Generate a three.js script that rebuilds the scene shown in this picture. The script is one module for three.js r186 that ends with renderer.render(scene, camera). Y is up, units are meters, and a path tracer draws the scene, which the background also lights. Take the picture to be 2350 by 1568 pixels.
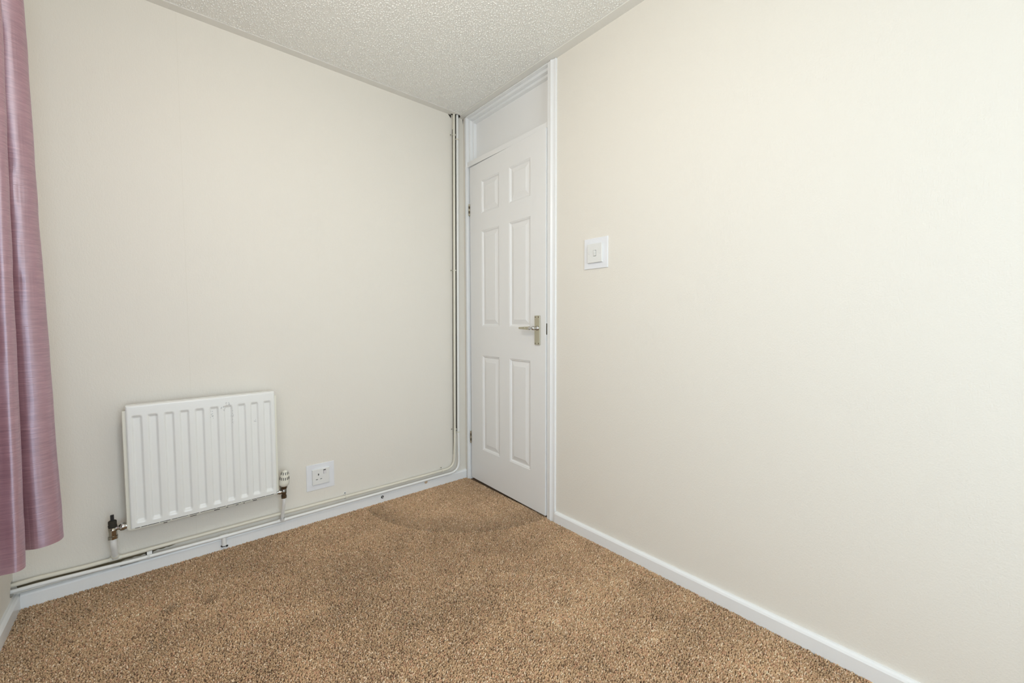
import * as THREE from 'three';
import { RoundedBoxGeometry } from 'three/addons/geometries/RoundedBoxGeometry.js';
import { mergeGeometries, mergeVertices } from 'three/addons/utils/BufferGeometryUtils.js';
import { RectAreaLightUniformsLib } from 'three/addons/lights/RectAreaLightUniformsLib.js';

// ---------------------------------------------------------------- camera, sky, lights, exposure
const scene = new THREE.Scene();
const camera = new THREE.PerspectiveCamera(78.9, 2350 / 1568, 0.02, 60);
camera.rotation.order = 'YXZ';
camera.position.set(-1.5142, 1.0164, 2.2368);
camera.rotation.set(-0.0485, -0.708, -0.0023);

scene.background = new THREE.Color().setRGB(0.73, 0.875, 1.0);      // bright overcast sky outside the window
scene.backgroundIntensity = 6.5;
const DAYLIGHT = { color: [0.73, 0.875, 1.0], intensity: 6.5 };      // soft daylight arriving through each pane

const renderer = new THREE.WebGLRenderer({ antialias: true });
renderer.toneMapping = THREE.LinearToneMapping;
renderer.toneMappingExposure = 0.435;
renderer.shadowMap.enabled = true;
RectAreaLightUniformsLib.init();

const LAMP = { x: -1.28, y: 1.9, z: 1.42, intensity: 2.5, color: [1, .92, .81] };  // added lamp out of view, evens out walls and ceiling

// ---------------------------------------------------------------- room measures (metres)
const XC = -1.93, H = 2.288, ZF = 3.25, SK = 0.016, SKH = 0.052;   // left wall, ceiling, front wall, skirting

// ---------------------------------------------------------------- helpers
function rng(seed) { let a = seed >>> 0; return () => { a = (a + 0x6D2B79F5) | 0; let t = Math.imul(a ^ (a >>> 15), 1 | a); t = (t + Math.imul(t ^ (t >>> 7), 61 | t)) ^ t; return ((t ^ (t >>> 14)) >>> 0) / 4294967296; }; }
const taken = {};
function numbered(n) { const k = taken[n] = (taken[n] ?? -1) + 1; return k ? n + '_' + String(k).padStart(3, '0') : n; }
function shade(o) { o.traverse(c => { if (c.isMesh) { c.castShadow = true; c.receiveShadow = true; } }); return o; }
function mesh(name, geo, mat, parent) {
  const g = Array.isArray(geo) ? mergeGeometries(geo.map(x => x.index ? x.toNonIndexed() : x), false) : geo;
  const m = new THREE.Mesh(g, mat); m.name = name; m.castShadow = m.receiveShadow = true;
  if (parent) parent.add(m); return m;
}
function tag(o, label, category, group, kind) {
  o.userData.label = label; o.userData.category = category;
  if (group) o.userData.group = group; if (kind) o.userData.kind = kind;
  return o;
}
function thing(name, label, category, pos = [0, 0, 0], group, kind) {
  const o = new THREE.Group(); o.name = numbered(name); o.position.set(...pos); scene.add(o);
  return tag(o, label, category, group, kind);
}
function single(name, geo, mat, label, category, kind) { const m = mesh(name, geo, mat, scene); return tag(m, label, category, null, kind); }
function box(x0, x1, y0, y1, z0, z1) {                               // uv in metres
  const w = x1 - x0, h = y1 - y0, d = z1 - z0, g = new THREE.BoxGeometry(w, h, d), uv = g.attributes.uv, n = g.attributes.normal;
  for (let i = 0; i < uv.count; i++) {
    const ax = Math.abs(n.getX(i)) > .5, ay = Math.abs(n.getY(i)) > .5;
    uv.setXY(i, uv.getX(i) * (ax ? d : w), uv.getY(i) * (ay ? d : h));
  }
  return g.translate((x0 + x1) / 2, (y0 + y1) / 2, (z0 + z1) / 2);
}
function rbox(x0, x1, y0, y1, z0, z1, r = .003, s = 2) {
  return new RoundedBoxGeometry(x1 - x0, y1 - y0, z1 - z0, s, Math.min(r, (x1 - x0) * .49, (y1 - y0) * .49, (z1 - z0) * .49)).translate((x0 + x1) / 2, (y0 + y1) / 2, (z0 + z1) / 2);
}
function poly(pts) { const s = new THREE.Shape(); pts.forEach(([x, y], i) => i ? s.lineTo(x, y) : s.moveTo(x, y)); s.closePath(); return s; }
function hole(s, pts) { const p = new THREE.Path(); pts.forEach(([x, y], i) => i ? p.lineTo(x, y) : p.moveTo(x, y)); p.closePath(); s.holes.push(p); return s; }
const rect = (x0, x1, y0, y1) => [[x0, y0], [x1, y0], [x1, y1], [x0, y1]];
const ext = (s, d, o = {}) => new THREE.ExtrudeGeometry(s, { depth: d, bevelEnabled: false, ...o });
function tube(pts, r, seg = 64, rs = 14, closed = false) { return new THREE.TubeGeometry(new THREE.CatmullRomCurve3(pts.map(p => new THREE.Vector3(...p)), closed, 'centripetal'), seg, r, rs, closed); }
// pipe run through corners with bend radius
function pipePath(pts, rad) {
  const v = pts.map(p => new THREE.Vector3(...p)), path = new THREE.CurvePath(); let last = v[0];
  for (let i = 1; i < v.length - 1; i++) {
    const a = v[i].clone().sub(v[i - 1]).normalize(), b = v[i + 1].clone().sub(v[i]).normalize(), ang = a.angleTo(b);
    const r = Math.min(rad, v[i].distanceTo(v[i - 1]) * .45, v[i].distanceTo(v[i + 1]) * .45);
    if (ang < .2) { path.add(new THREE.LineCurve3(last, v[i])); last = v[i]; continue; }
    const p = v[i].clone().addScaledVector(a, -r), q = v[i].clone().addScaledVector(b, r);
    path.add(new THREE.LineCurve3(last, p)); path.add(new THREE.QuadraticBezierCurve3(p, v[i], q)); last = q;
  }
  path.add(new THREE.LineCurve3(last, v[v.length - 1]));
  return path;
}
function pipeGeo(pts, rad, r, rs = 14) {
  const path = pipePath(pts, rad), gs = [];
  const out = [];
  for (const c of path.curves) { const n = c.isLineCurve3 ? 1 : 10; for (let i = 0; i <= n; i++) { const p = c.getPoint(i / n); if (!out.length || out[out.length - 1].distanceTo(p) > 1e-5) out.push(p); } }
  const curve = new THREE.CurvePath(); for (let i = 1; i < out.length; i++) curve.add(new THREE.LineCurve3(out[i - 1], out[i]));
  const N = out.length, pos = [], nor = [], uv = [], idx = []; let len = 0, side = null;
  for (let i = 0; i < N; i++) {
    const t = out[Math.min(i + 1, N - 1)].clone().sub(out[Math.max(i - 1, 0)]).normalize();
    if (!side) side = Math.abs(t.y) > .8 ? new THREE.Vector3(1, 0, 0) : new THREE.Vector3(0, 1, 0);
    side = side.clone().addScaledVector(t, -side.dot(t)).normalize();
    const up = t.clone().cross(side); if (i) len += out[i].distanceTo(out[i - 1]);
    for (let k = 0; k <= rs; k++) {
      const a = k / rs * Math.PI * 2, n = side.clone().multiplyScalar(Math.cos(a)).addScaledVector(up, Math.sin(a));
      pos.push(out[i].x + n.x * r, out[i].y + n.y * r, out[i].z + n.z * r); nor.push(n.x, n.y, n.z); uv.push(len, k / rs * .05);
    }
  }
  for (let i = 0; i < N - 1; i++) for (let k = 0; k < rs; k++) { const a = i * (rs + 1) + k, b = a + rs + 1; idx.push(a, a + 1, b, b, a + 1, b + 1); }
  const g = new THREE.BufferGeometry(); g.setAttribute('position', new THREE.Float32BufferAttribute(pos, 3)); g.setAttribute('normal', new THREE.Float32BufferAttribute(nor, 3)); g.setAttribute('uv', new THREE.Float32BufferAttribute(uv, 2)); g.setIndex(idx);
  return g;
}
const lathe = (pts, seg = 24) => new THREE.LatheGeometry(pts.map(p => new THREE.Vector2(...p)), seg);
const cyl = (r, h, seg = 20, r2 = r) => new THREE.CylinderGeometry(r2, r, h, seg);

// ---------------------------------------------------------------- textures
function lattice(w, h, seed) { const r = rng(seed), a = new Float32Array(w * h); for (let i = 0; i < a.length; i++) a[i] = r(); return a; }
function noise(S, nx, ny, seed, out, amp) {                          // tiling value noise added to out
  const L = lattice(nx, ny, seed);
  for (let j = 0; j < S; j++) {
    const v = j / S * ny, j0 = Math.floor(v), fv = v - j0, sv = fv * fv * (3 - 2 * fv), r0 = (j0 % ny) * nx, r1 = ((j0 + 1) % ny) * nx;
    for (let i = 0; i < S; i++) {
      const u = i / S * nx, i0 = Math.floor(u), fu = u - i0, su = fu * fu * (3 - 2 * fu), a = i0 % nx, b = (i0 + 1) % nx;
      const p = L[r0 + a] + (L[r0 + b] - L[r0 + a]) * su, q = L[r1 + a] + (L[r1 + b] - L[r1 + a]) * su;
      out[j * S + i] += (p + (q - p) * sv - .5) * amp;
    }
  }
  return out;
}
function tex(S, f, size, srgb) {                                     // f: field or colour function; size: metres per tile
  const d = new Uint8Array(S * S * 4);
  for (let i = 0; i < S * S; i++) { const c = f(i); d[4 * i] = c[0]; d[4 * i + 1] = c[1]; d[4 * i + 2] = c[2]; d[4 * i + 3] = 255; }
  const t = new THREE.DataTexture(d, S, S); t.wrapS = t.wrapT = THREE.RepeatWrapping; t.magFilter = THREE.LinearFilter; t.minFilter = THREE.LinearMipmapLinearFilter; t.generateMipmaps = true;
  if (srgb) t.colorSpace = THREE.SRGBColorSpace;
  t.repeat.set(1 / size, 1 / size); t.needsUpdate = true; return t;
}
const clampB = v => Math.max(0, Math.min(255, v));
function heightTex(S, fld, size) { let lo = 1e9, hi = -1e9; for (const v of fld) { if (v < lo) lo = v; if (v > hi) hi = v; } return tex(S, i => { const v = (fld[i] - lo) / (hi - lo) * 255; return [v, v, v]; }, size); }

// embossed wallpaper: fine upright ribs broken by stipple
const wpS = 1024, wpF = new Float32Array(wpS * wpS);
noise(wpS, 230, 40, 11, wpF, .5); noise(wpS, 256, 90, 12, wpF, .5); noise(wpS, 190, 190, 13, wpF, .7); noise(wpS, 90, 90, 14, wpF, .35);
const wallBump = heightTex(wpS, wpF, .50);
// plaster ceiling between the stipple peaks
const ceF = new Float32Array(512 * 512); noise(512, 60, 60, 22, ceF, 1); noise(512, 130, 130, 23, ceF, .6);
const ceilBump = heightTex(512, ceF, .5);
// brush-marked gloss paint
const brF = new Float32Array(512 * 512); noise(512, 6, 110, 31, brF, .6); noise(512, 24, 24, 32, brF, .8); noise(512, 9, 9, 33, brF, .6);
const brushBump = heightTex(512, brF, .5);
// slubbed dupion cloth: threads run across the drop
const slF = new Float32Array(1024 * 1024); noise(1024, 14, 340, 41, slF, .9); noise(1024, 40, 500, 42, slF, .5); noise(1024, 5, 120, 43, slF, .7);
{ const r = rng(44); for (let k = 0; k < 260; k++) { const y = Math.floor(r() * 1024), x = Math.floor(r() * 1024), L = 60 + r() * 340, a = (r() < .5 ? -1 : 1) * (.5 + r()), dy = (r() - .5) * .05; for (let i = 0; i < L; i++) { const yy = ((Math.round(y + i * dy) % 1024) + 1024) % 1024; slF[yy * 1024 + (x + i) % 1024] += a; } } }
const slubBump = heightTex(1024, slF, .4);
const slubMap = tex(1024, i => { const v = slF[i]; return [clampB(158 + v * 24), clampB(114 + v * 22), clampB(121 + v * 22)]; }, .4, true);
// tarnish on the metal
const meF = new Float32Array(256 * 256); noise(256, 10, 10, 51, meF, .7); noise(256, 34, 34, 52, meF, .5); noise(256, 90, 90, 53, meF, .3);
const tarnRough = tex(256, i => { const v = clampB(95 + meF[i] * 120); return [v, v, v]; }, .06);
const tarnMap = tex(256, i => { const v = meF[i] * 45; return [clampB(192 + v), clampB(187 + v), clampB(168 + v)]; }, .06, true);

// ---------------------------------------------------------------- materials
const lin = (r, g, b) => new THREE.Color().setRGB(r, g, b);
const std = (c, rough, o = {}) => new THREE.MeshPhysicalMaterial({ color: c, roughness: rough, ...o });
const M = {
  paper: std(lin(.84, .80, .725), .62, { bumpMap: wallBump, bumpScale: .0005 }),
  paperEdge: std(lin(.62, .57, .46), .8),
  ceiling: std(lin(.87, .855, .81), .36, { bumpMap: ceilBump, bumpScale: .0006 }),
  ceilingPeak: std(lin(.87, .855, .81), .3),
  ceilingEdge: std(lin(.82, .80, .75), .6, { bumpMap: brushBump, bumpScale: .0004 }),
  gloss: std(lin(.91, .915, .915), .28, { bumpMap: brushBump, bumpScale: .00035 }),
  door: std(lin(.89, .885, .875), .36),
  rad: std(lin(.89, .895, .87), .24),
  pipeCream: std(lin(.80, .765, .655), .35),
  pipeWhite: std(lin(.90, .90, .88), .28),
  plastic: std(lin(.86, .87, .90), .3),
  trv: std(lin(.82, .80, .70), .35),
  black: std(lin(.012, .011, .010), .55),
  grime: std(lin(.035, .03, .022), .85),  // grime and chips; also the shade painted into the pipe holes
  dirtAndShade: std(lin(.17, .14, .085), .9),
  darkMetal: std(lin(.22, .21, .19), .3, { metalness: 1, roughnessMap: tarnRough }),
  chrome: std(lin(.62, .62, .62), .12, { metalness: 1 }),
  nickel: std(lin(1, 1, 1), .55, { metalness: .85, map: tarnMap, roughnessMap: tarnRough }),
  steel: std(lin(.42, .40, .35), .32, { metalness: 1, roughnessMap: tarnRough }),
  brassDark: std(lin(.16, .13, .09), .45, { metalness: .9 }),
  curtain: std(lin(1, 1, 1), .50, { map: slubMap, bumpMap: slubBump, bumpScale: .0008, ior: 3.0, specularIntensity: 1, specularColor: lin(.84, .84, 1), sheen: .4, sheenColor: lin(.75, .74, .95), sheenRoughness: .4, anisotropy: .6, anisotropyRotation: Math.PI / 2, side: THREE.DoubleSide }),
  carpetBase: std(lin(.20, .13, .08), 1),
  tuft: std(lin(1, 1, 1), 1, { sheen: .25, sheenColor: lin(.8, .65, .5), sheenRoughness: .8 }),
  glass: std(lin(1, 1, 1), .02, { transmission: 1, thickness: 0, ior: 1.45 }),
  upvc: std(lin(.85, .86, .87), .3),
  concrete: std(lin(.58, .575, .55), .9),
  filler: std(lin(.62, .47, .33), .9),
  rocker: std(lin(.78, .76, .77), .3),
  opal: new THREE.MeshPhysicalMaterial({ color: lin(.9, .9, .88), roughness: .4, emissive: lin(1, .93, .8), emissiveIntensity: 3 }),
};

// ================================================================ THE SHELL
// floor slab, ceiling slab (with the broken-out pipe hole), walls
single('floor', box(XC - .3, 1.3, -.16, -.007, -.3, ZF + .2), M.carpetBase, 'backing of the brown carpet covering the whole bedroom floor', 'floor', 'structure');

const ceilG = thing('ceiling', 'cream stippled plaster ceiling with a smooth band round its edge', 'ceiling', [0, 0, 0], null, 'structure');
const ceilHole = [[-.100, -.012], [-.098, .016], [-.088, .024], [-.070, .031], [-.052, .034], [-.040, .026], [-.030, .012], [-.036, -.012]];
{ // local shape (x, -z) extruded upward
  const up = g => g.rotateX(-Math.PI / 2);                            // shape y -> -z, depth -> +y
  const flip = a => a.map(([x, z]) => [x, -z]);
  const field = hole(poly(flip(rect(XC - .2, .2, -.2, ZF + .2))), flip(ceilHole));
  mesh('ceiling_slab', up(ext(field, .14)).translate(0, H + .004, 0), M.ceiling, ceilG);
  mesh('ceiling_cap', box(XC - .2, .2, H + .2, H + .26, -.2, ZF + .2), M.concrete, ceilG);
  mesh('void_skirt', [box(XC - .2, .2, H + .14, H + .2, -.2, -.19), box(XC - .2, .2, H + .14, H + .2, ZF + .19, ZF + .2), box(XC - .2, XC - .19, H + .14, H + .2, -.2, ZF + .2), box(.19, .2, H + .14, H + .2, -.2, ZF + .2)], M.concrete, ceilG);
  { const dome = lathe([[1, 0], [.86, .5], [.5, .87], [.001, 1]], 7).rotateX(Math.PI), r = rng(24), P = [], S = .0088;   // stipple peaks
    for (let z = .05; z < ZF - .05; z += S) for (let x = XC + .05; x < -.05; x += S) if (r() < .93) P.push([x + (r() - .5) * S * 1.1, z + (r() - .5) * S * 1.1]);
    const im = new THREE.InstancedMesh(dome, M.ceilingPeak, P.length), m = new THREE.Matrix4(), q = new THREE.Quaternion(), e = new THREE.Euler(), v = new THREE.Vector3(), c = new THREE.Vector3();
    P.forEach(([x, z], i) => { const a = .0015 + r() * .0020, k = .7 + r() * .6; q.setFromEuler(e.set(0, r() * 6.28, 0)); m.compose(v.set(x, H + .0045, z), q, c.set(a * k, .0018 + r() * .0028, a / k)); im.setMatrixAt(i, m); });
    im.name = 'stipple'; im.userData.kind = 'stuff'; im.castShadow = im.receiveShadow = true; ceilG.add(im); }
  mesh('hole_shade', up(ext(poly(flip(ceilHole)), .002)).translate(0, H + .0025, 0), M.grime, ceilG);  // dark plate across the hole, painting the shade inside it
  // smooth edge band, 4 mm proud of the valleys between the peaks
  const b = .045, inner = rect(XC + b, -b, b, ZF - b);
  const band = poly(flip([[XC, -.0], [-.101, 0], [-.098, .016], [-.088, .024], [-.070, .031], [-.052, .034], [-.040, .026], [-.030, .012], [-.031, 0], [0, 0], [0, ZF], [XC, ZF]]));
  hole(band, flip(inner));
  mesh('edge_band', up(ext(band, .0045)).translate(0, H, 0), M.ceilingEdge, ceilG);
}
// back wall (radiator wall)
const wallA = thing('wall_back', 'cream embossed wallpaper wall behind the radiator', 'wall', [0, 0, 0], null, 'structure');
mesh('masonry', box(XC - .2, .2, -.1, H + .1, -.2, -.0006), M.paperEdge, wallA);
{ const cuts = [XC, -1.4112, -.8812, -.3512, 0];
  for (let i = 0; i < 4; i++) {
    const g = box(cuts[i] + (i ? .0001 : 0), cuts[i + 1] - (i === 0 ? .00015 : i < 3 ? .00005 : 0), -.02, H + .004, -.0006, 0);
    const uv = g.attributes.uv; for (let k = 0; k < uv.count; k++) uv.setX(k, uv.getX(k) + i * .37);
    mesh('wallpaper_drop', g, M.paper, wallA);
  } }
for (const pts of [[[-.112, H], [-.090, H], [-.0915, H - .020]], [[-.050, H], [-.034, H], [-.0465, H - .026]], [[-.0065, H], [-.001, H], [-.0035, H - .030]]]) mesh('chipped_plaster', ext(poly(pts), .0006), M.grime, wallA);
// right wall with the door opening
const DZ0 = .026, DZ1 = .757;                                         // opening
{ const s = poly([[DZ1, -.1], [ZF + .1, -.1], [ZF + .1, H + .1], [-.15, H + .1], [-.15, -.1], [DZ0, -.1], [DZ0, H - .002], [DZ1, H - .002]]);
  const g = ext(s, .12).rotateY(-Math.PI / 2).translate(.12, 0, 0);
  single('wall_right', g, M.paper, 'cream embossed wallpaper wall with the door and light switch', 'wall', 'structure'); }
// left wall with the window; the inner leaf also has the ragged hole that swallows the pipes
const WZ0 = 1.30, WZ1 = 1.80, WY0 = .95, WY1 = 1.95, VX0 = -1.84, VX1 = -.58, VY0 = .20, VY1 = 2.08;   // side window, and the window behind the camera
{ const wallC = thing('wall_left', 'cream wallpapered window wall behind the lilac curtain', 'wall', [0, 0, 0], null, 'structure');
  const s1 = hole(poly(rect(-.1, ZF + .1, -.1, H + .1)), rect(WZ0, WZ1, WY0, WY1));
  hole(s1, [[.001, .060], [.012, .054], [.034, .056], [.050, .066], [.046, .080], [.036, .096], [.030, .108], [.012, .110], [.001, .092]]);
  mesh('inner_leaf', ext(s1, .1).rotateY(-Math.PI / 2).translate(XC, 0, 0), M.paper, wallC);
  mesh('hole_shade', box(XC - .014, XC - .010, .050, .112, -.004, .052), M.grime, wallC);  // dark plate behind the ragged hole, its inner shade as colour
  const s2 = hole(poly(rect(-.1, ZF + .1, -.1, H + .1)), rect(WZ0, WZ1, WY0, WY1));
  mesh('outer_leaf', ext(s2, .15).rotateY(-Math.PI / 2).translate(XC - .1, 0, 0), M.concrete, wallC); }
single('wall_front', ext(hole(poly(rect(XC - .2, .2, -.1, H + .1)), rect(VX0, VX1, VY0, VY1)), .25).translate(0, 0, ZF), M.paper, 'cream wallpapered wall facing the radiator wall', 'wall', 'structure');

// window in the left wall, and the ground outside
function window(name, label, pos, turn, hw, hh) {                        // local z along the wall, local +x into the room
  const w = thing(name, label, 'window', pos, null, 'structure'); w.rotation.y = turn;
  const f = .06;
  for (const a of [[0, f, -hw, hw], [hh - f, hh, -hw, hw], [f, hh - f, -hw, -hw + f], [f, hh - f, hw - f, hw], [f, hh - f, -f / 2, f / 2]]) mesh('frame_bar', rbox(-.035, .035, ...a), M.upvc, w);
  for (const s of [-1, 1]) mesh('pane', box(-.004, .004, f - .005, hh - f + .005, s > 0 ? f / 2 - .005 : -hw + f - .005, s > 0 ? hw - f + .005 : -f / 2 + .005), M.glass, w);
  const day = new THREE.RectAreaLight(new THREE.Color().setRGB(...DAYLIGHT.color), DAYLIGHT.intensity, 2 * hw - 2 * f, hh - 2 * f); day.name = 'daylight';
  day.position.set(.045, hh / 2, 0); w.add(day); day.rotation.y = -Math.PI / 2;   // a RectAreaLight shines along its own -z: turned into the room
  mesh('sill', rbox(.035, .19, -.03, 0, -hw - .04, hw + .04, .006), M.gloss, w);
}
window('window_1', 'white framed double window beside the lilac curtain', [XC - .12, WY0, (WZ0 + WZ1) / 2], 0, (WZ1 - WZ0) / 2, WY1 - WY0);
window('window_2', 'white framed double window facing the radiator wall', [(VX0 + VX1) / 2, VY0, ZF + .12], Math.PI / 2, (VX1 - VX0) / 2, VY1 - VY0);
single('ground', ext(poly([[-30, -20], [-30, 25], [12, 25], [12, ZF + .26], [XC - .26, ZF + .26], [XC - .26, -20]]), .1).rotateX(Math.PI / 2).translate(0, -.3, 0), M.concrete, 'grey paving outside the windows', 'ground', 'structure');

// hall behind the door (dark, closed)
{ const hl = thing('hall', 'closed hallway behind the white door', 'hallway', [0, 0, 0], null, 'structure');
  mesh('hall_wall', [box(1.2, 1.3, -.1, H + .2, -.3, 1.4), box(.12, 1.3, -.1, H + .2, -.4, -.3), box(.12, 1.3, -.1, H + .2, 1.4, 1.5), box(.0, .13, -.1, H + .2, -.3, -.14)], M.paperEdge, hl);
  mesh('hall_ceiling', box(.12, 1.3, H + .1, H + .2, -.4, 1.5), M.paperEdge, hl); }

// ================================================================ CARPET PILE
{ const prof = lathe([[.0015, 0], [.0021, .0034], [.0016, .0062], [0.0001, .0074]], 5);
  const pts = [], r = rng(71);
  const add = (x0, x1, z0, z1, s) => { for (let z = z0; z < z1; z += s) for (let x = x0; x < x1; x += s) pts.push([x + (r() - .5) * s * .9, z + (r() - .5) * s * .9]); };
  add(XC + SK + .001, -SK, SK + .001, 2.5, .0039); add(XC + SK + .001, -SK, 2.5, ZF, .008);
  add(-SK, -.004, .02, .752, .0034);
  const im = new THREE.InstancedMesh(prof, M.tuft, pts.length); im.name = 'carpet_pile'; im.castShadow = im.receiveShadow = true;
  const big = new Float32Array(256 * 256); noise(256, 9, 9, 72, big, 1); noise(256, 26, 26, 73, big, .7); noise(256, 64, 64, 74, big, .5);
  const at = (x, z) => big[(((Math.floor(z * 90) % 256) + 256) % 256) * 256 + (((Math.floor(x * 90) % 256) + 256) % 256)];
  const m4 = new THREE.Matrix4(), q = new THREE.Quaternion(), e = new THREE.Euler(), v = new THREE.Vector3(), sc = new THREE.Vector3(), c = new THREE.Color();
  const spots = [[-1.505, .36, .030], [-1.40, .398, .026]];
  pts.forEach(([x, z], i) => {
    const b = at(x, z);
    // nap: the door drags the pile one way inside its swing, feet leave it lying in drifts elsewhere
    const dx = x - .008, dz = z - .055, d = Math.hypot(dx, dz), swept = d < .692 && z > .03 && x < 0;
    let lx = b * .30, lz = .18 + at(x + 1.1, z + .4) * .30;
    if (swept) { const w = Math.min(1, (.692 - d) / .25); lx += .30 * (1 - w * .5); lz -= .50 * (1 - w * .45); }
    e.set(lz + (r() - .5) * .9, r() * 6.28, -lx + (r() - .5) * .9, 'XZY'); q.setFromEuler(e);
    const s = .85 + r() * .4; sc.set(s, s * (swept ? .90 : 1), s);
    m4.compose(v.set(x, -.0071, z), q, sc); im.setMatrixAt(i, m4);
    const t = r(); let k = .84 + r() * .30 + b * .22;
    for (const [sx, sz, sr] of spots) { const dd = Math.hypot(x - sx, z - sz) / sr; if (dd < 1.2 && r() < 1.3 - dd) k *= .66; }
    if (t < .085) c.setRGB(.26, .165, .095); else if (t < .22) c.setRGB(.76, .58, .41); else if (t < .36) c.setRGB(.56, .33, .205); else c.setRGB(.54, .365, .215);
    if (swept) k *= 1 - .30 * Math.max(0, 1 - (.692 - d) / .17) * (r() < .8 ? 1 : 0) - .06;   // trodden, dirt-darkened pile along the door's sweep; swept-nap shade is painted in too
    c.multiplyScalar(k * 1.12); c.setRGB(Math.min(c.r, .92), Math.min(c.g, .8), Math.min(c.b, .7)); im.setColorAt(i, c);
  });
  scene.add(im); tag(im, 'brown twist pile carpet covering the bedroom floor', 'carpet', null, 'stuff');
}

// ================================================================ SKIRTINGS
function skirtProfile() { return poly([[0, -.008], [SK, -.008], [SK, SKH - .010], [SK - .003, SKH - .004], [SK - .009, SKH], [0, SKH]]); }
{ // back: profile in (z, y) swept along x
  const g = ext(skirtProfile(), -XC - SK - .003).rotateY(-Math.PI / 2);  // shape x -> z, depth -> -x
  single('baseboard_back', g.translate(-.003, 0, 0), M.gloss, 'white painted skirting board under the radiator pipes', 'skirting board', 'structure');
  const r = ext(skirtProfile(), ZF - .812).rotateY(Math.PI).translate(0, 0, ZF);   // shape x -> -x, depth -> -z
  single('baseboard_right', r, M.gloss, 'white painted skirting board along the light switch wall', 'skirting board', 'structure');
  const l = ext(skirtProfile(), ZF).translate(XC, 0, 0);
  single('baseboard_left', l, M.gloss, 'white painted skirting board under the lilac curtain', 'skirting board', 'structure');
}

// ================================================================ DOOR FRAME
const DOORTOP = 1.9765;
{ const t = thing('trim_1', 'white painted full height door frame with stepped mouldings over the door', 'door frame', [0, 0, 0], null, 'structure');
  const F = -.010, x1 = .010, x2 = .030, x3 = .052, ty = 1.9795, tt = 2.010;
  // hinge side jamb: full height, then two inner steps above the transom only
  mesh('jamb', [rbox(F, .12, -.008, H - .003, DZ0, .042, .002)], M.gloss, t);
  mesh('step', [rbox(x1, .12, tt, 2.2815, .042, .057, .0015)], M.gloss, t);
  mesh('step', [rbox(x2, .12, tt, 2.2670, .057, .068, .0015)], M.gloss, t);
  mesh('step', [rbox(x1, .12, tt, 2.2815, .740, .752, .0015)], M.gloss, t);
  mesh('step', [rbox(x2, .12, tt, 2.2670, .728, .740, .0015)], M.gloss, t);
  // head: front face and two steps down
  mesh('head', [rbox(F, .12, 2.2815, H - .0005, .042, .752, .0015)], M.gloss, t);
  mesh('step', [rbox(x1, .12, 2.2665, 2.2815, .057, .740, .0015)], M.gloss, t);
  mesh('step', [rbox(x2, .12, 2.2525, 2.2665, .068, .728, .0015)], M.gloss, t);
  mesh('over_panel', [box(x3, x3 + .018, tt - .02, 2.256, .060, .735)], M.door, t);
  mesh('transom', [rbox(-.001, .12, ty, tt, .042, .752, .0015)], M.door, t);
  // lock side jamb and moulded architrave
  mesh('jamb', [rbox(-.004, .12, -.008, H - .003, .750, .762, .0015)], M.gloss, t);
  const pr = poly([[.7535, .002], [.7535, -.009], [.755, -.0105], [.774, -.0115], [.7765, -.016], [.780, -.0165], [.7835, -.0145], [.789, -.0110], [.797, -.0088], [.803, -.0095], [.8075, -.0085], [.809, -.006], [.809, .002]]);
  const ag = ext(pr, H + .006).rotateX(Math.PI / 2);                  // (z, x, depth) -> reorder
  const p = ag.attributes.position; for (let i = 0; i < p.count; i++) { const Z = p.getX(i), Y = -p.getY(i), X = p.getZ(i); p.setXYZ(i, X, Y - .008, Z); }
  ag.computeVertexNormals();
  mesh('architrave', ag, M.gloss, t);
  // rebate stops behind the door so no light slips round it
  mesh('stop', [box(.052, .12, -.008, ty, .042, .068), box(.052, .12, -.008, ty, .738, .752), box(.052, .12, ty - .015, ty, .06, .745)], M.gloss, t);
}

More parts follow.
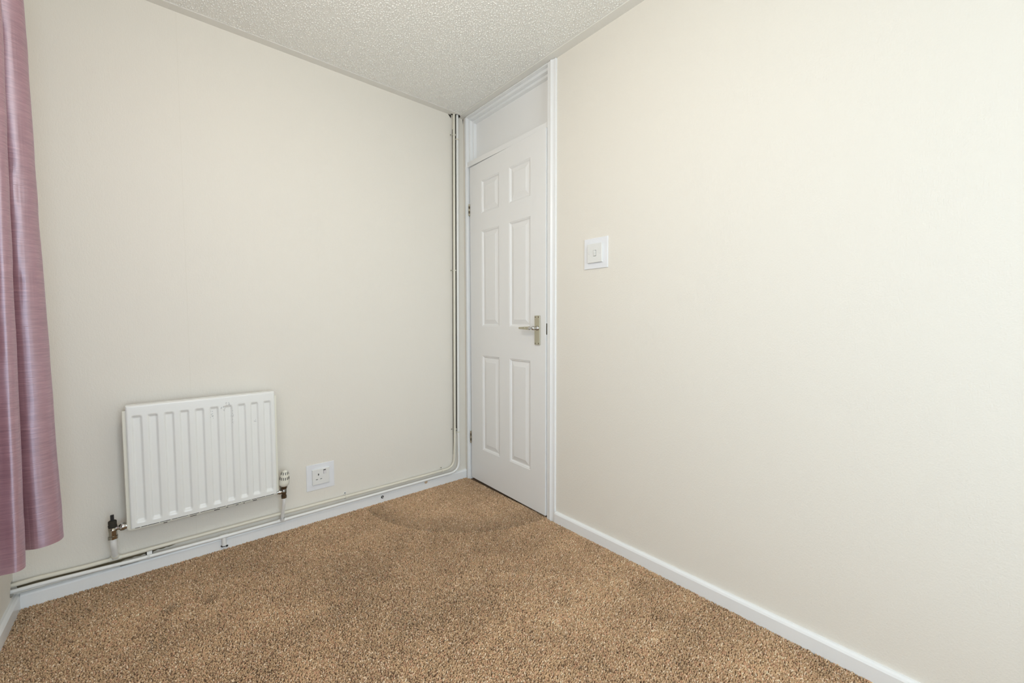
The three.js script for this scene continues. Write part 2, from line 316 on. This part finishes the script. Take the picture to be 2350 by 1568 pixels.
// ================================================================ DOOR (local x: width from the hinge, z: towards the room)
{ const W = .6945, Y0 = .009, HT = DOORTOP - Y0, A = Math.asin(.026 / W);
  const d = thing('door_1', 'white six panel bedroom door standing slightly ajar', 'door', [.009, Y0, .0545], null, 'structure');
  d.rotation.y = -Math.PI / 2 - A;
  const cols = [[.127, .302], [.398, .577]], rows = [[.209, .798], [.977, 1.556], [1.661, 1.857]];
  const s = poly(rect(0, W, 0, HT)); for (const [a, b] of cols) for (const [c, e] of rows) hole(s, rect(a, b, c, e));
  mesh('leaf', ext(s, .0345, { bevelEnabled: true, bevelThickness: .0006, bevelSize: .0006, bevelOffset: -.0006, bevelSegments: 2 }).translate(0, 0, -.0351), M.door, d);
  const ring = [[0, 0], [.0035, -.0022], [.0065, -.0025], [.0095, -.0065], [.0120, -.0085], [.0160, -.0085], [.0380, -.0022], [.0395, -.0015]];
  for (const [a, b] of cols) for (const [c, e] of rows) {
    const pos = [], quad = (p, q, r, t) => pos.push(...p, ...q, ...r, ...p, ...r, ...t);
    const cor = k => { const [o, z] = ring[k]; return [[a + o, c + o, z], [b - o, c + o, z], [b - o, e - o, z], [a + o, e - o, z]]; };
    for (let k = 0; k + 1 < ring.length; k++) { const P = cor(k), Q = cor(k + 1); for (let i = 0; i < 4; i++) quad(P[i], P[(i + 1) % 4], Q[(i + 1) % 4], Q[i]); }
    const L = cor(ring.length - 1); quad(L[0], L[1], L[2], L[3]);
    const back = box(a, b, c, e, -.030, -.012).toNonIndexed(); const g = new THREE.BufferGeometry();
    g.setAttribute('position', new THREE.Float32BufferAttribute(pos, 3)); g.computeVertexNormals();
    g.setAttribute('uv', new THREE.Float32BufferAttribute(new Float32Array(pos.length / 3 * 2), 2));
    mesh('panel', [g, back], M.door, d);
  }
  // lever handle on its long plate
  const h = new THREE.Group(); h.name = 'handle'; h.position.set(.638, .960, 0); d.add(h); h.userData.label = 'tarnished chrome lever handle on a long plate';
  mesh('backplate', rbox(-.0195, .0195, -.075, .077, 0, .0075, .0022, 3), M.nickel, h);
  const scr = lathe([[0, .0016], [.0022, .0014], [.0034, 0]], 12).rotateX(Math.PI / 2);
  for (const [u, v] of [[-.0125, .069], [.0125, .069], [-.0125, -.067], [.0125, -.067]]) mesh('screw', scr.clone().translate(u, v, .0075), M.brassDark, h);
  mesh('rose', lathe([[.0125, 0], [.0128, .003], [.0095, .006], [.0078, .012], [.0082, .018], [.0105, .026], [.0108, .032], [.0075, .038], [0, .0395]], 24).rotateX(Math.PI / 2).translate(.002, .012, .0075), M.chrome, h);
  // lever: neck swells to a ball, then a flat tapering grip towards the hinge
  const neck = lathe([[.0050, 0], [.0062, .006], [.0080, .014], [.0080, .020], [.0066, .028], [.0062, .034], [.0080, .040]], 20).rotateZ(Math.PI / 2).translate(.010, .012, .036);
  mesh('neck', neck, M.chrome, h);
  const gs = new THREE.Shape(); gs.moveTo(-.028, .0205); gs.lineTo(-.100, .0175); gs.quadraticCurveTo(-.108, .017, -.1085, .0125); gs.quadraticCurveTo(-.108, .0065, -.100, .0062); gs.lineTo(-.028, .0030); gs.closePath();
  mesh('lever', ext(gs, .009, { bevelEnabled: true, bevelThickness: .0025, bevelSize: .002, bevelOffset: -.002, bevelSegments: 3 }).translate(0, 0, .0315), M.nickel, h);
  // latch plate let into the closing edge
  const l = new THREE.Group(); l.name = 'latch'; l.position.set(W, .968, -.0165); d.add(l); l.userData.label = 'dark brass latch plate';
  mesh('faceplate', rbox(-.003, .0012, -.0285, .0285, -.011, .011, .001), M.brassDark, l);
  mesh('bolt', rbox(.0005, .006, -.010, .010, -.006, .006, .002), M.black, l);
  // butt hinges: knuckle of five barrels between frame and door
  for (const [y0, y1] of [[.224, .301], [1.671, 1.744]]) {
    const g = new THREE.Group(); g.name = 'hinge'; g.position.set(-.004, (y0 + y1) / 2, .0035); d.add(g); const n = y1 - y0;
    mesh('leaf_plate', rbox(-.001, .0015, -n / 2, n / 2, -.030, -.002, .0005), M.nickel, g);
    for (let k = 0; k < 5; k++) mesh('barrel', cyl(.0042, n / 5 - .0012, 14).translate(0, -n / 2 + n * (k + .5) / 5, 0), k % 2 ? M.brassDark : M.nickel, g);
  }
}

// ================================================================ RADIATOR
const RADX0 = -1.617, RADX1 = -1.113, RADY0 = .219, RADY1 = .697, RADZ = .086;
{ const r = thing('radiator', 'white pressed steel panel radiator with ten upright flutes', 'radiator', [(RADX0 + RADX1) / 2, 0, 0]);
  r.rotation.y = .02; const cx = (RADX0 + RADX1) / 2, w = (RADX1 - RADX0) / 2;
  const fl = [-1.5856, -1.5386, -1.489, -1.4409, -1.3911, -1.3412, -1.2916, -1.2425, -1.194, -1.1437].map(x => x - cx);
  const hw = .0165, yt = .655, yb = .238;                             // flute half width, ends
  const sm = (a, b, v) => { const t = Math.max(0, Math.min(1, (v - a) / (b - a))); return t * t * (3 - 2 * t); };
  const depth = (x, y) => { let q = 0; for (const f of fl) { const u = Math.abs(x - f); q = Math.max(q, 1 - sm(hw * .55, hw, u)); } return -.0064 * q * sm(yb - .005, yb + .012, y) * (1 - sm(yt - .010, yt + .004, y)); };
  // front pressing: fine grid, edges rolled back
  const xs = [], ys = []; const xe = w - .0005;
  for (let i = 0; i <= 240; i++) xs.push(-xe + 2 * xe * i / 240);
  for (let y = RADY0; y < yb - .008; y += .003) ys.push(y); for (let y = yb - .008; y < yb + .016; y += .0012) ys.push(y); for (let y = yb + .016; y < yt - .014; y += .02) ys.push(y); for (let y = yt - .014; y < yt + .008; y += .0012) ys.push(y); for (let y = yt + .008; y < RADY1; y += .0025) ys.push(y); ys.push(RADY1);
  const pos = [], uv = [], idx = [], nx = xs.length, ny = ys.length;
  const roll = d => d < .006 ? -(.006 - Math.sqrt(Math.max(0, .006 * .006 - (.006 - d) ** 2))) : 0;
  for (const y of ys) for (const x of xs) { const ex = Math.min(x + xe, xe - x), et = RADY1 - y; pos.push(x, y, RADZ + depth(x, y) + Math.min(roll(ex) * .6, roll(et) * 1.6)); uv.push(x, y); }
  for (let j = 0; j + 1 < ny; j++) for (let i = 0; i + 1 < nx; i++) { const a = j * nx + i; idx.push(a, a + 1, a + nx, a + nx, a + 1, a + nx + 1); }
  const g = new THREE.BufferGeometry(); g.setAttribute('position', new THREE.Float32BufferAttribute(pos, 3)); g.setAttribute('uv', new THREE.Float32BufferAttribute(uv, 2)); g.setIndex(idx); g.computeVertexNormals();
  mesh('front_panel', g, M.rad, r);
  mesh('panel_edge', [box(-xe, xe, RADY1 - .004, RADY1 - .0005, .045, RADZ - .008), box(-xe, -xe + .0015, RADY0, RADY1 - .002, .066, RADZ - .003), box(xe - .0015, xe, RADY0, RADY1 - .002, .066, RADZ - .003), box(-xe, xe, RADY0, RADY0 + .0015, .070, RADZ - .001)], M.rad, r);
  // welded back sheet whose rim shows round three sides
  const R = .016, o = .009, a = -w - .011, b = w + o, y0 = RADY0 - .0118, y1 = RADY1 - .02; const s = new THREE.Shape();
  s.moveTo(a + R, y0); s.lineTo(b - R, y0); s.absarc(b - R, y0 + R, R, -Math.PI / 2, 0); s.lineTo(b, y1 - .004); s.absarc(b - .004, y1 - .004, .004, 0, Math.PI / 2); s.lineTo(a + .004, y1); s.absarc(a + .004, y1 - .004, .004, Math.PI / 2, Math.PI); s.lineTo(a, y0 + R); s.absarc(a + R, y0 + R, R, Math.PI, Math.PI * 1.5);
  mesh('back_sheet', ext(s, .009, { bevelEnabled: true, bevelThickness: .003, bevelSize: .003, bevelOffset: -.003, bevelSegments: 3, curveSegments: 8 }).translate(0, 0, .0655), M.trv, r);
  // chipped dark seam under the pressing, the gap shade painted on, and bare spots on the rim
  for (let k = 0; k < 26; k++) { const x = -w + .012 + (2 * w - .02) * k / 26; mesh('seam_shade', rbox(x, x + (2 * w - .02) / 26 * (.75 + .5 * ((k * 7) % 5) / 5), RADY0 - .0050, RADY0 - .0032, .0765, .0782 + .0003 * ((k * 3) % 4), .0005, 1), M.grime, r); }
  const rr = rng(91); for (const [x, l] of [[-.155, .012], [-.07, .022], [.012, .02], [.055, .007], [.09, .010], [.155, .016], [.118, .006]]) mesh('paint_chip', rbox(x, x + l, y0 - .0006, y0 + .0016 + rr() * .001, .070, .0780, .0006, 1), M.grime, r);
  for (const x of [-.16, .16]) mesh('bracket', [rbox(x - .015, x + .015, .28, .62, .012, .016, .001), rbox(x - .015, x + .015, .30, .33, .012, .058, .001), rbox(x - .015, x + .015, .57, .60, .012, .058, .001), rbox(x - .02, x + .02, .27, .63, 0, .012, .001)], M.rad, r);
  // scuffs where the paint has rubbed grey
  const scuff = std(lin(.55, .56, .57), .5), rs = rng(93);
  const marks = []; for (const [fx, fy, n, sx, sy] of [[-1.349, .625, 9, .006, .02], [-1.292, .660, 12, .008, .008], [-1.277, .60, 16, .004, .045], [-1.309, .645, 6, .008, .008], [-1.19, .575, 3, .006, .012]])
    for (let k = 0; k < n; k++) { const x = fx - cx + (rs() - .5) * 2 * sx, y = fy + (rs() - .5) * 2 * sy, z = RADZ + depth(x, y), q = .0006 + rs() * .0011; marks.push(new THREE.SphereGeometry(1, 6, 4).scale(q, q * (1 + rs() * 2), .00035).translate(x, y, z)); }
  const sc = mesh('scuff_marks', marks, scuff, r); sc.userData.kind = 'stuff'; sc.userData.label = 'grey rub marks near the top edge';
}

// ================================================================ HEATING PIPES
const PR = .0073;
{ const up = thing('heating_pipe', 'cream painted heating pipe running along the wall above the skirting and up the corner', 'pipe', [0, 0, 0], 'painted heating pipes');
  const run = [[-1.96, .094, .022], [-1.87, .0955, .0195], [-1.75, .090, .019], [-1.49, .0915, .019], [-1.17, .0915, .019], [-.77, .088, .019], [-.50, .086, .019], [-.103, .088, .019], [-.096, .30, .019], [-.0815, H + .06, .019]];
  mesh('pipe', pipeGeo(run, .065, PR), M.pipeCream, up);
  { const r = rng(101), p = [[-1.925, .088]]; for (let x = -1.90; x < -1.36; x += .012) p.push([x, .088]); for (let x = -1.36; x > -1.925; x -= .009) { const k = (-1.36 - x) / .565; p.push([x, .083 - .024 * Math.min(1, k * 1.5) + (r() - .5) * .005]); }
    mesh('dirt_and_shade', ext(poly(p), .0005), M.dirtAndShade, wallA); }  // ragged soiling, with the deep shade between the pipes painted in
  const X = -1.6665;
  mesh('tail', pipeGeo([[X, .190, .068], [X, .165, .065], [X + .001, .112, .036], [X + .001, .096, .026]], .02, .0098), M.pipeWhite, up);
  mesh('joint', [lathe([[.0100, 0], [.0116, .003], [.0116, .010], [.0100, .013]], 18).rotateX(.5).translate(X + .001, .1005, .0285), new THREE.CylinderGeometry(.0088, .0088, .036, 16).rotateZ(Math.PI / 2).translate(X, .0915, .019)], M.trv, up);
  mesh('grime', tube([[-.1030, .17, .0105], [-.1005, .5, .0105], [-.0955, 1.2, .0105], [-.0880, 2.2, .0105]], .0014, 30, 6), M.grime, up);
}
{ const lo = thing('heating_pipe', 'white painted heating pipe lying along the skirting top and rising up the corner', 'pipe', [0, 0, 0], 'painted heating pipes');
  const run = [[-1.97, .076, .030], [-1.88, .0745, .0265], [-1.82, .0735, .0265], [-1.62, .0655, .0265], [-1.34, .0605, .0265], [-1.17, .0600, .0265], [-.77, .0600, .0265], [-.50, .0600, .0265], [-.072, .0605, .0265], [-.0705, .30, .0205], [-.0575, H + .06, .019]];
  mesh('pipe', pipeGeo(run, .065, PR), M.pipeWhite, lo);
  const X = -1.0825;
  mesh('tail', pipeGeo([[X, .1845, .072], [X, .165, .070], [X - .003, .085, .040], [X - .003, .062, .030]], .03, PR), M.pipeWhite, lo);
  mesh('joint', [lathe([[.0088, 0], [.0098, .003], [.0098, .010], [.0086, .013]], 18).rotateX(.5).translate(X - .003, .066, .0345), new THREE.CylinderGeometry(.0088, .0088, .036, 16).rotateZ(Math.PI / 2).translate(X - .003, .060, .0265)], M.pipeWhite, lo);
  // unpainted dark strip between the two risers
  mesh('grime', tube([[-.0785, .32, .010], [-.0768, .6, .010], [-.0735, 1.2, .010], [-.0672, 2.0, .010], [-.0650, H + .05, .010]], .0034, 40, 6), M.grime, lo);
  for (const [x0, x1] of [[-1.655, -1.60], [-1.555, -1.50]]) mesh('dirt_and_shade', rbox(x0, x1, SKH - .001, SKH + .0016, .0012, .014, .0007, 1), M.grime, lo);  // dark strips on the skirting top: soiling plus painted shade behind the pipe
}
// pipe clips: saddle over the pipe with a screwed ear
function clip(label, x, y, dir, mats = {}) {                           // dir 'h': pipe runs along x; 'v': along y
  const c = thing('pipe_clip', label, 'pipe clip', [x, y, 0], 'pipe clips');
  const g = []; const R = PR + .0024;
  const saddle = new THREE.TorusGeometry(R - .0008, .0016, 6, 14, Math.PI * 1.1).rotateZ(-Math.PI * .05);
  saddle.rotateY(Math.PI / 2).rotateX(Math.PI / 2);                   // wraps over +z
  g.push(saddle.clone().translate(-.002, 0, .019), saddle.clone().translate(0, 0, .019), saddle.clone().translate(.002, 0, .019));
  const body = mesh('saddle', g, mats.body ?? M.pipeCream, c);
  const ear = mesh('ear', [rbox(-.0055, .0055, R - .001, R + .011, .0005, .005, .002), rbox(-.0055, .0055, -R - .008, -R + .001, .0005, .005, .002)], mats.ear ?? M.pipeCream, c);
  const sc = mesh('screw', lathe([[0, .002], [.002, .0016], [.003, 0]], 10).rotateX(Math.PI / 2).translate(0, R + .006, .005), mats.screw ?? M.grime, c);
  const gap = mesh('chipped_edge', rbox(-.0052, .0052, -R - .0035, -R + .0005, .004, .010, .0008, 1), M.grime, c);
  if (dir === 'v') c.rotation.z = Math.PI / 2 * (mats.flip ? -1 : 1);
  return c;
}
clip('small white pipe clip on the cream pipe beside the socket', -.7795, .088, 'h', { ear: M.pipeWhite });
clip('small pipe clip beside the bend at the foot of the corner risers', -.190, .088, 'h');
clip('pipe clip on the risers just below the ceiling', -.0822, 2.165, 'v');
clip('pipe clip on the risers level with the light switch', -.0878, 1.335, 'v');
clip('pipe clip on the risers level with the lower door hinge', -.0938, .333, 'v');
clip('chipped pipe clip on the right hand riser just below the ceiling', -.0602, 2.142, 'v', { flip: 1 });
clip('chipped pipe clip on the right hand riser level with the lower door hinge', -.0718, .312, 'v', { flip: 1 });
// two stouter brackets on the lower pipe
{ const c = thing('pipe_bracket', 'white bracket standing between the two pipes under the radiator', 'pipe bracket', [-1.566, .062, 0], 'pipe brackets');
  mesh('strap', [rbox(-.0085, .0085, .006, .021, .004, .022, .003), new THREE.TorusGeometry(PR + .001, .002, 6, 16, Math.PI * 1.2).rotateY(Math.PI / 2).rotateX(2.2).translate(0, .003, .0265), new THREE.TorusGeometry(PR + .001, .002, 6, 16, Math.PI * 1.2).rotateY(Math.PI / 2).rotateX(2.2).translate(-.004, .003, .0265)], M.pipeWhite, c);
  mesh('back', rbox(-.012, .010, .000, .018, .0005, .005, .001), M.grime, c); }
{ const c = thing('pipe_bracket', 'white stub below the lower pipe with a chipped black end on the skirting', 'pipe bracket', [-1.3165, 0, 0], 'pipe brackets');
  mesh('stub', [new THREE.CylinderGeometry(.0085, .0085, .036, 16).translate(0, .038, .0262), new THREE.CylinderGeometry(.0092, .0092, .03, 16).rotateZ(Math.PI / 2).translate(0, .0603, .0265)], M.pipeWhite, c);
  mesh('nail_plate', rbox(-.008, .017, .011, .019, SK, .021, .002), M.pipeWhite, c);
  const r = rng(97), ch = []; for (let k = 0; k < 9; k++) ch.push(new THREE.IcosahedronGeometry(.0018 + r() * .0022, 0).scale(1.5, .8, .5).translate(-.008 + r() * .020, .010 + r() * .008, .0215 + (r() < .4 ? .006 : 0)));
  mesh('chipped_end', [...ch, new THREE.CylinderGeometry(.0075, .0070, .004, 12).translate(-.001, .0185, .0262)], M.black, c); }
// black screw cup and a plug of bare filler on the skirting
{ const e = thing('screw_cup', 'small black screw cup with a pale centre on the white skirting', 'screw cup', [-.578, .0285, SK]);
  mesh('cup', new THREE.TorusGeometry(.0056, .0024, 8, 20).translate(0, 0, .001), M.black, e);
  mesh('screw', [new THREE.SphereGeometry(.0024, 10, 8).translate(.0002, .0008, .002), rbox(-.001, .0072, -.0028, -.0012, .0008, .0042, .0004, 1)], M.pipeWhite, e);
  single('filler_plug', lathe([[0, .0016], [.008, .0012], [.0105, 0]], 16).rotateX(Math.PI / 2).scale(1, .85, 1).translate(-.302, .0425, SK), M.filler, 'round patch of bare pinkish filler on the white skirting below the pipe', 'filler patch'); }

// ================================================================ RADIATOR VALVES
{ const v = thing('thermostatic_valve', 'radiator valve with a cream slotted thermostat head and dark metal body', 'radiator valve', [-1.0825, .2, .070]);
  const hd = new THREE.Group(); hd.name = 'thermostat_head'; hd.position.set(.001, .045, .004); hd.rotation.x = .10; hd.rotation.z = -.06; v.add(hd); hd.userData.label = 'cream slotted thermostat head';
  mesh('cap', lathe([[.0155, 0], [.0195, .004], [.0215, .012], [.0214, .020], [.0200, .030], [.0196, .034], [.0190, .040], [.0165, .055], [.0140, .064], [.0105, .0705], [.005, .0745], [0, .0755]], 32), M.trv, hd);
  const slot = (rad, y, h, tilt, n, off) => { for (let k = 0; k < n; k++) { const a = k / n * Math.PI * 2 + off, g = rbox(-.0013, .0013, -h / 2, h / 2, -.0011, .0010, .0004, 1).rotateX(-tilt).translate(0, y, rad).rotateY(a); mesh('slot', g, M.black, hd); } };
  slot(.0192, .0385, .0125, .12, 14, 0); slot(.0144, .0622, .0125, .40, 10, 0);
  mesh('collar', lathe([[.0125, .028], [.0150, .030], [.0155, .036], [.0165, .0385], [.0165, .044], [.0145, .0475], [0, .0475]], 10), M.darkMetal, v);
  mesh('body', lathe([[0, -.012], [.0105, -.012], [.0105, .004], [.0120, .008], [.0120, .030], [0, .030]], 20), M.darkMetal, v);
  mesh('compression_nut', cyl(.0128, .013, 6).translate(0, -.009, 0), M.darkMetal, v);
  mesh('union', lathe([[.0075, 0], [.0075, .012], [.0100, .013], [.0110, .018], [.0110, .024], [.0085, .026], [.0085, .030]], 16).rotateZ(Math.PI / 2).translate(.003, .017, .002), M.chrome, v);
}
{ const v = thing('lockshield_valve', 'uncapped metal radiator valve with a bare black spindle', 'radiator valve', [-1.6665, .2, .068]);
  mesh('spindle', rbox(-.0050, .0050, .058, .082, -.0045, .0045, .0008, 1), M.black, v);
  mesh('gland', lathe([[0, .034], [.0120, .034], [.0130, .038], [.0130, .044], [.0118, .046], [.0124, .048], [.0124, .058], [.0100, .0605], [0, .0605]], 16), M.grime, v);
  mesh('body', lathe([[0, -.004], [.0118, -.004], [.0130, .004], [.0124, .016], [.0132, .022], [.0132, .034], [0, .034]], 22), M.steel, v);
  mesh('compression_nut', cyl(.0160, .011, 6).translate(0, -.004, 0), M.steel, v);
  mesh('union', lathe([[.0082, 0], [.0082, .013], [.0100, .015], [.0148, .019], [.0154, .025], [.0142, .030], [.0118, .033], [.0118, .040]], 20).rotateZ(-Math.PI / 2).translate(.004, .029, .002), M.chrome, v);
}

// ================================================================ SOCKET AND SWITCH
function frameGeo(w, h, iw, ih, d) { const s = poly(rect(-w / 2, w / 2, -h / 2, h / 2)); hole(s, rect(-iw / 2, iw / 2, -ih / 2, ih / 2)); return ext(s, d - .0012, { bevelEnabled: true, bevelThickness: .0012, bevelSize: .0012, bevelOffset: -.0012, bevelSegments: 2 }); }
{ const s = thing('wall_socket', 'white single switched wall socket in a pale surround beside the radiator', 'socket', [-.8985, .2245, 0]);
  mesh('surround', frameGeo(.134, .132, .078, .078, .004), M.plastic, s);
  const sh = poly(rect(-.0415, .0415, -.0385, .0405)); hole(sh, rect(-.0140, -.0095, .0065, .0165)); hole(sh, rect(-.0245, -.0165, -.0140, -.0105)); hole(sh, rect(-.0040, .0040, -.0140, -.0105)); hole(sh, rect(.0125, .0235, .0125, .0330));
  mesh('faceplate', ext(sh, .0065, { bevelEnabled: true, bevelThickness: .0022, bevelSize: .002, bevelOffset: -.002, bevelSegments: 3 }).translate(0, 0, .0032), std(lin(.83, .83, .81), .3), s);
  mesh('socket_inside', box(-.030, .030, -.025, .034, .0008, .0022), M.black, s);
  const rk = mesh('rocker', rbox(.0126, .0234, .0126, .0298, .003, .0136, .0012), M.rocker, s); rk.rotation.x = 0; rk.userData.label = 'pale pinkish rocker switch';
  mesh('rocker_bar', rbox(.0127, .0233, .0298, .0329, .003, .0126, .0006, 1), M.black, s);
}
{ const s = thing('light_switch', 'white light switch in a square surround on the wall beside the door', 'light switch', [0, 1.3215, 1.0525]); s.rotation.y = -Math.PI / 2;
  mesh('surround', frameGeo(.130, .136, .078, .082, .005), M.plastic, s);
  mesh('faceplate', ext(hole(poly(rect(-.0405, .0405, -.0425, .0425)), rect(-.0070, .0070, -.0140, .0120)), .006, { bevelEnabled: true, bevelThickness: .003, bevelSize: .003, bevelOffset: -.003, bevelSegments: 3 }).translate(0, 0, .0045), std(lin(.82, .82, .80), .3), s);
  const k = mesh('rocker', rbox(-.0062, .0062, -.0130, .0112, -.004, .004, .002), std(lin(.83, .83, .80), .28), s); k.position.set(0, 0, .0120); k.rotation.x = .14;
  for (const u of [-.030, .030]) mesh('screw', lathe([[0, .0012], [.0026, .0010], [.0034, 0]], 12).rotateX(Math.PI / 2).translate(u, -.002, .0134), M.rocker, s);
}

// ================================================================ CURTAIN AND POLE
{ const hem = [[-1.905, .262], [-1.872, .285], [-1.812, .305], [-1.768, .330], [-1.7555, .366], [-1.760, .396], [-1.776, .412], [-1.799, .419], [-1.819, .414], [-1.838, .402], [-1.868, .396], [-1.896, .428], [-1.872, .482], [-1.832, .496], [-1.8105, .520], [-1.8085, .545], [-1.818, .560], [-1.850, .557], [-1.884, .568], [-1.898, .596], [-1.876, .624], [-1.842, .640], [-1.836, .664], [-1.858, .684], [-1.890, .696], [-1.900, .722], [-1.876, .748], [-1.842, .764], [-1.838, .790], [-1.862, .810], [-1.892, .824], [-1.900, .850], [-1.876, .876], [-1.845, .892], [-1.845, .918], [-1.875, .935]];
  const top = hem.map(([x, z], i) => { const k = i <= 8 ? 1 : 0; let X = x, Z = z; if (i >= 2 && i <= 10) X = -1.905 + (x + 1.905) * .865; else if (i >= 12 && i <= 17) X = -1.892 + (x + 1.892) * 1.22; else X = -1.90 + (x + 1.90) * .9; Z = .262 + (z - .262) * .95 + .01; return [X, Z]; });
  const cur = a => new THREE.CatmullRomCurve3(a.map(([x, z]) => new THREE.Vector3(x, 0, z)), false, 'centripetal');
  const cH = cur(hem), cT = cur(top), NU = 330, NV = 96, Y0 = .350, Y1 = 2.11, pos = [], uv = [], idx = [];
  const wob = new Float32Array(128 * 128); noise(128, 16, 14, 61, wob, 1); noise(128, 40, 44, 62, wob, .7);
  const H0 = cH.getPoints(NU), T0 = cT.getPoints(NU), len = cH.getLength();
  for (let side = 0; side < 2; side++) for (let j = 0; j <= NV; j++) {
    const t = j / NV, y = Y0 + (Y1 - Y0) * t, w = 1 - Math.pow(t, .8);
    for (let i = 0; i <= NU; i++) {
      const f = (A, k) => A[Math.max(0, Math.min(NU, k))];
      const px = f(H0, i).x * w + f(T0, i).x * (1 - w), pz = f(H0, i).z * w + f(T0, i).z * (1 - w);
      const ax = (f(H0, i + 1).x - f(H0, i - 1).x) * w + (f(T0, i + 1).x - f(T0, i - 1).x) * (1 - w), az = (f(H0, i + 1).z - f(H0, i - 1).z) * w + (f(T0, i + 1).z - f(T0, i - 1).z) * (1 - w), l = Math.hypot(ax, az) || 1;
      const nx = az / l, nz = -ax / l, q = wob[(Math.floor(t * 60) % 128) * 128 + Math.floor(i / NU * 127)] * .0034 + (side ? -.0013 : 0);
      pos.push(px + nx * q, y + Math.sin(i * .05) * .0012, pz + nz * q); uv.push(i / NU * len, y);
    }
  }
  const row = NU + 1, off = row * (NV + 1), quad = (a, b, c, d) => idx.push(a, b, c, c, b, d);
  for (let j = 0; j < NV; j++) for (let i = 0; i < NU; i++) { const a = j * row + i; quad(a, a + 1, a + row, a + row + 1); quad(off + a + 1, off + a, off + a + row + 1, off + a + row); }
  for (let i = 0; i < NU; i++) { quad(i + 1, i, off + i + 1, off + i); const a = NV * row + i; quad(a, a + 1, off + a, off + a + 1); }
  for (let j = 0; j < NV; j++) { const a = j * row; quad(a, a + row, off + a, off + a + row); const b = a + NU; quad(b + row, b, off + b + row, off + b); }
  const g = new THREE.BufferGeometry(); g.setAttribute('position', new THREE.Float32BufferAttribute(pos, 3)); g.setAttribute('uv', new THREE.Float32BufferAttribute(uv, 2)); g.setIndex(idx); g.computeVertexNormals();
  const c = thing('curtain', 'shiny lilac pink slubbed curtain hanging in deep folds in front of the window wall', 'curtain', [0, 0, 0]);
  mesh('cloth', g, M.curtain, c);
  mesh('heading_tape', tube(top.map(([x, z]) => [x, 2.108, z]), .004, 200, 6), M.curtain, c);
  const p = thing('curtain_pole', 'dark metal curtain pole above the window', 'curtain pole', [-1.855, 2.135, 0]);
  mesh('pole', cyl(.013, 2.72, 16).rotateX(Math.PI / 2).translate(0, 0, 1.60), M.black, p);
  for (const z of [.22, 2.97]) mesh('finial', new THREE.SphereGeometry(.024, 16, 12).translate(0, 0, z), M.black, p);
  for (const z of [.30, 2.9]) mesh('bracket', [rbox(-.075, .0, -.008, .008, z - .006, z + .006, .002), cyl(.022, .006, 16).rotateZ(Math.PI / 2).translate(-.072, 0, z)], M.black, p);
}

// ================================================================ PENDANT LAMP (unseen, added to even out the light; above the frame's upper edge)
{ const l = thing('added_pendant_lamp', 'added unseen white paper globe lamp hanging from the stippled ceiling', 'added lamp', [LAMP.x, LAMP.y, LAMP.z]);
  mesh('ceiling_rose', lathe([[0, 0], [.042, 0], [.045, -.008], [.030, -.020], [.008, -.026], [0, -.026]].reverse(), 32).translate(0, H - LAMP.y, 0), M.upvc, l);
  mesh('cord', cyl(.0035, H - LAMP.y - .125, 8).translate(0, (H - LAMP.y + .105) / 2, 0), M.upvc, l);
  mesh('globe_shade', new THREE.SphereGeometry(.13, 40, 28).scale(1, .93, 1), M.opal, l);
  const p = new THREE.PointLight(lin(...LAMP.color), LAMP.intensity, 0, 2); p.name = 'added_lamp_light'; p.castShadow = true; p.shadow.radius = 6; l.add(p);
}

renderer.render(scene, camera);
